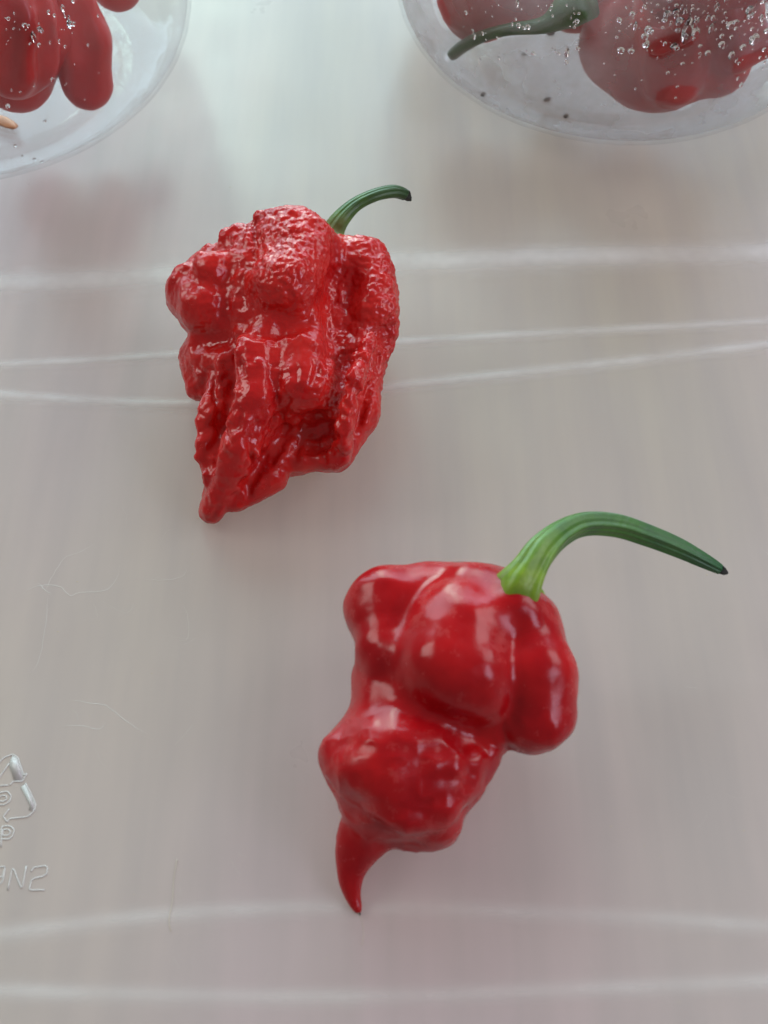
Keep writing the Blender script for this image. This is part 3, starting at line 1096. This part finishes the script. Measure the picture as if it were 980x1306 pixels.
def b1(b):
    b.add((850, 75, 84, 17), (895, 30, 82, 22)); b.add((795, 55, 58, 16)); b.add((930, 95, 50, 16))
    fit_inside(b, cR, profR)
    b.cut((806, 0, 10, None, 0.1), (794, 60, 10, None, 0.1), (808, 118, 8, None, 0.2), k=0.004)
    b.cut((906, 20, 9, None, 0.1), (918, 90, 8, None, 0.1), k=0.004)
    press(b, cR, profR, 842, 64, 17, 0.42, (34, -14)); press(b, cR, profR, 856, 125, 22, 0.45, (18, 2)); press(b, cR, profR, 955, 84, 18, 0.42, (34, -16))


def b2(b):
    b.add((590, 10, 52, 19), (660, -30, 60, 24)); b.add((620, -60, 70, 26))
    fit_inside(b, cR, profR)
    press(b, cR, profR, 556, 8, 16, 0.4, (6, 14))


def b3(b):
    b.add((735, -5, 44, 17), (745, -60, 60, 24))
    fit_inside(b, cR, profR)


def b4(b):
    b.add((880, -60, 80, 34), (980, -40, 70, 34))
    fit_inside(b, cR, profR)


def l1(b):
    b.add((20, 95, 48, 14), (35, 30, 62, 22), (0, -20, 60, 28))
    fit_inside(b, cL, profL)
    press(b, cL, profL, 40, 100, 50, 0.55, (0, -50))
    b.cut((60, 10, 8, None, 0.1), (64, 70, 8, None, 0.1), (54, 118, 6, None, 0.2), k=0.003)
    b.cut((14, 20, 7, None, 0.2), (10, 110, 7, None, 0.2), k=0.003)


def l2(b):
    b.add((112, 108, 33, 12), (104, 50, 36, 19), (90, 10, 36, 24))
    fit_inside(b, cL, profL)
    b.cut((104, 20, 5, None, 0.2), (112, 70, 6, None, 0.2), (108, 118, 4, None, 0.3), k=0.003)


def l3(b):
    b.add((148, -22, 36, 22))
    fit_inside(b, cL, profL)


def l4(b):
    b.add((-60, 60, 60, 18), (-80, 0, 60, 22))
    fit_inside(b, cL, profL)


_, B1 = tub_pepper("big red pepper at the tub's bottom wall, bright patches pressed on the plastic", b1, seed=31)
r2, B2 = tub_pepper("red pepper inside the tub that points a dark green stem at the bare bottom", b2, seed=32)
_, B3 = tub_pepper("dark red pepper wedged between the stemmed pepper and the big beaded pepper", b3, seed=33)
_, B4 = tub_pepper("red pepper lying on top of the big pepper behind the thickest water beads", b4, seed=34)
_, B5 = tub_pepper("bright red pepper pressed flat on the tub wall beside the orange flake", l1, seed=35)
_, B6 = tub_pepper("narrow red pepper with rounded tip standing nearest the wrinkled pepper inside its tub", l2, seed=36)
_, B7 = tub_pepper("small hazy pepper in the tub, set apart above the narrow round-tipped pepper", l3, seed=37)
# the stem of the second pepper, lying along the tub wall
sp = []
for x, y, wd in ((742, 20, 46), (715, 32, 42), (686, 43, 20), (640, 46, 14), (605, 54, 14), (578, 66, 15), (565, 78, 14)):
    h_ = wall_hit(cR, profR, x, y)
    if h_ is None: continue
    p, n_ = h_
    rr_ = wd / 2 * np.linalg.norm(p - CAM) / F
    sp.append(np.array([*(p - n_ * (rr_ + 0.00118)), rr_]))
c_ = catmull(sp, 8)
BS = Body(); BS.prims = [(False, a[:3], b[:3], a[3], b[3], 0.0002) for a, b in zip(c_[:-1], c_[1:])]
v, f = sweep(c_[:, :3], c_[:, 3], 16, lambda u, ph: 1 + 0.06 * math.cos(5 * ph))
link_mesh("stem", v, f, M_STEM2, r2, attrs={'along': np.concatenate([np.repeat(np.linspace(0.5, 1, len(c_)), 16), [0.5, 1]])})

make_tub("clear tub with fogged wall and water beads, one pepper's dark green stem showing through", *TC_R, RW_R, 0.062, [B1, B2, B3, B4, BS], 1.0,
         [(790, 0, 985, 75, 95, 0.8, 5.0), (800, 0, 985, 60, 7, 5.0, 8.0), (780, 0, 985, 40, 90, 0.6, 3.0), (590, 0, 740, 80, 45, 0.8, 3.0), (700, 20, 900, 130, 25, 1.0, 3.5), (930, 60, 985, 120, 12, 1.0, 3.5)], 3)
make_tub("clear tub holding the narrow pepper and the flat-pressed pepper, orange flake at its foot", *TC_L, RW_L, 0.062, [B5, B6, B7], 0.13,
         [(0, 0, 100, 60, 40, 0.7, 3.0), (0, 110, 60, 210, 12, 1.0, 3.0), (60, 20, 130, 140, 10, 0.8, 2.5)], 4)


# ------------------------------------------------------------------ small loose bits
def lump(name, p, r_, m_, label, cat, group, seed, flat=0.5, stretch=1.0, rot=0.0):
    rs = np.random.default_rng(seed)
    V, faces = [], []
    for la in range(1, 6):
        for q in range(10):
            a, e = q * math.pi / 5, math.pi * la / 6
            k = rs.uniform(0.75, 1.2)
            x, y = math.sin(e) * math.cos(a) * stretch * k, math.sin(e) * math.sin(a) * k
            V.append((p[0] + r_ * (x * math.cos(rot) - y * math.sin(rot)), p[1] + r_ * (x * math.sin(rot) + y * math.cos(rot)), p[2] + r_ * flat * (1.0 + math.cos(e))))
    o = len(V)
    V.append((p[0], p[1], p[2] + 2 * r_ * flat)); V.append((p[0], p[1], p[2]))
    for la in range(4):
        for q in range(10):
            faces.append((la * 10 + q, la * 10 + 10 + q, la * 10 + 10 + (q + 1) % 10, la * 10 + (q + 1) % 10))
    for q in range(10):
        faces.append((o, q, (q + 1) % 10)); faces.append((o + 1, 40 + (q + 1) % 10, 40 + q))
    t = thing(name, p, label, cat, group)
    V = np.array(V)
    me = link_mesh(name, V - 0, faces, m_, t)
    # one mesh only: use it as the thing itself
    me.parent = None
    me.location = t.location
    tag(me, label, cat, group)
    bpy.data.objects.remove(t)
    return me


for i, (x, y, r_, lab) in enumerate(((702, 44, 5.5, "dark curled crumb just under the dark green stem inside the tub"), (698, 128, 5.0, "largest dark crumb on the bare bottom of the beaded tub"),
                                     (720, 155, 4.0, "dark crumb near the tub's bottom edge, below the largest crumb"), (612, 127, 4.0, "dark crumb near the tub wall, well below the dark stem's tip"),
                                     (668, 70, 3.0, "small dark crumb between the curled crumb and the stem's tip"))):
    p = PT(x, y, 0.00135)
    rad = np.hypot(p[0] - cR[0], p[1] - cR[1])
    if rad > RW_R * 0.6:
        h_ = wall_hit(cR, profR, x, y)
        p = h_[0] - h_[1] * 0.0009 if h_ else p
    lump("crumb", p, r_ * np.linalg.norm(p - CAM) / F * 0.8, M_CRUMB, lab, "crumb", "dark crumbs in the beaded tub", 50 + i, 0.4, 1.3, 0.6 * i)
lump("orange_flake", PT(8, 158, 0.0015), 0.0012, M_FLAKE, "orange sliver of pepper skin at the foot of the flat-pressed pepper", "pepper flake", None, 60, 0.25, 2.6, -0.6)


def fibre(pts, label, rpx):
    c = catmull([PT(x, y, h * 0.001) for x, y, h in pts], 8)
    m = P(*pts[0][:2])[1]
    v, f = sweep(c, np.full(len(c), rpx * m), 5)
    o = link_mesh("fibre", v, f, M_FIBRE, None)
    o.data.transform(Matrix.Translation(-Vector(c[0]))); o.location = c[0]
    tag(o, label, "fibre", "loose fibres on the plastic")


fibre([(226, 1096, 0.1), (222, 1120, 0.1), (220, 1150, 0.1), (216, 1172, 0.1), (218, 1188, 0.1)], "thin pale fibre lying across a ridge between the moulded letters and the pepper's tail", 0.45)
fibre([(457, 1164, 2.0), (462, 1178, 1.0), (464, 1192, 0.3), (462, 1206, 0.1)], "very fine pale fibre hanging from the dark tip of the smooth pepper's tail", 0.35)
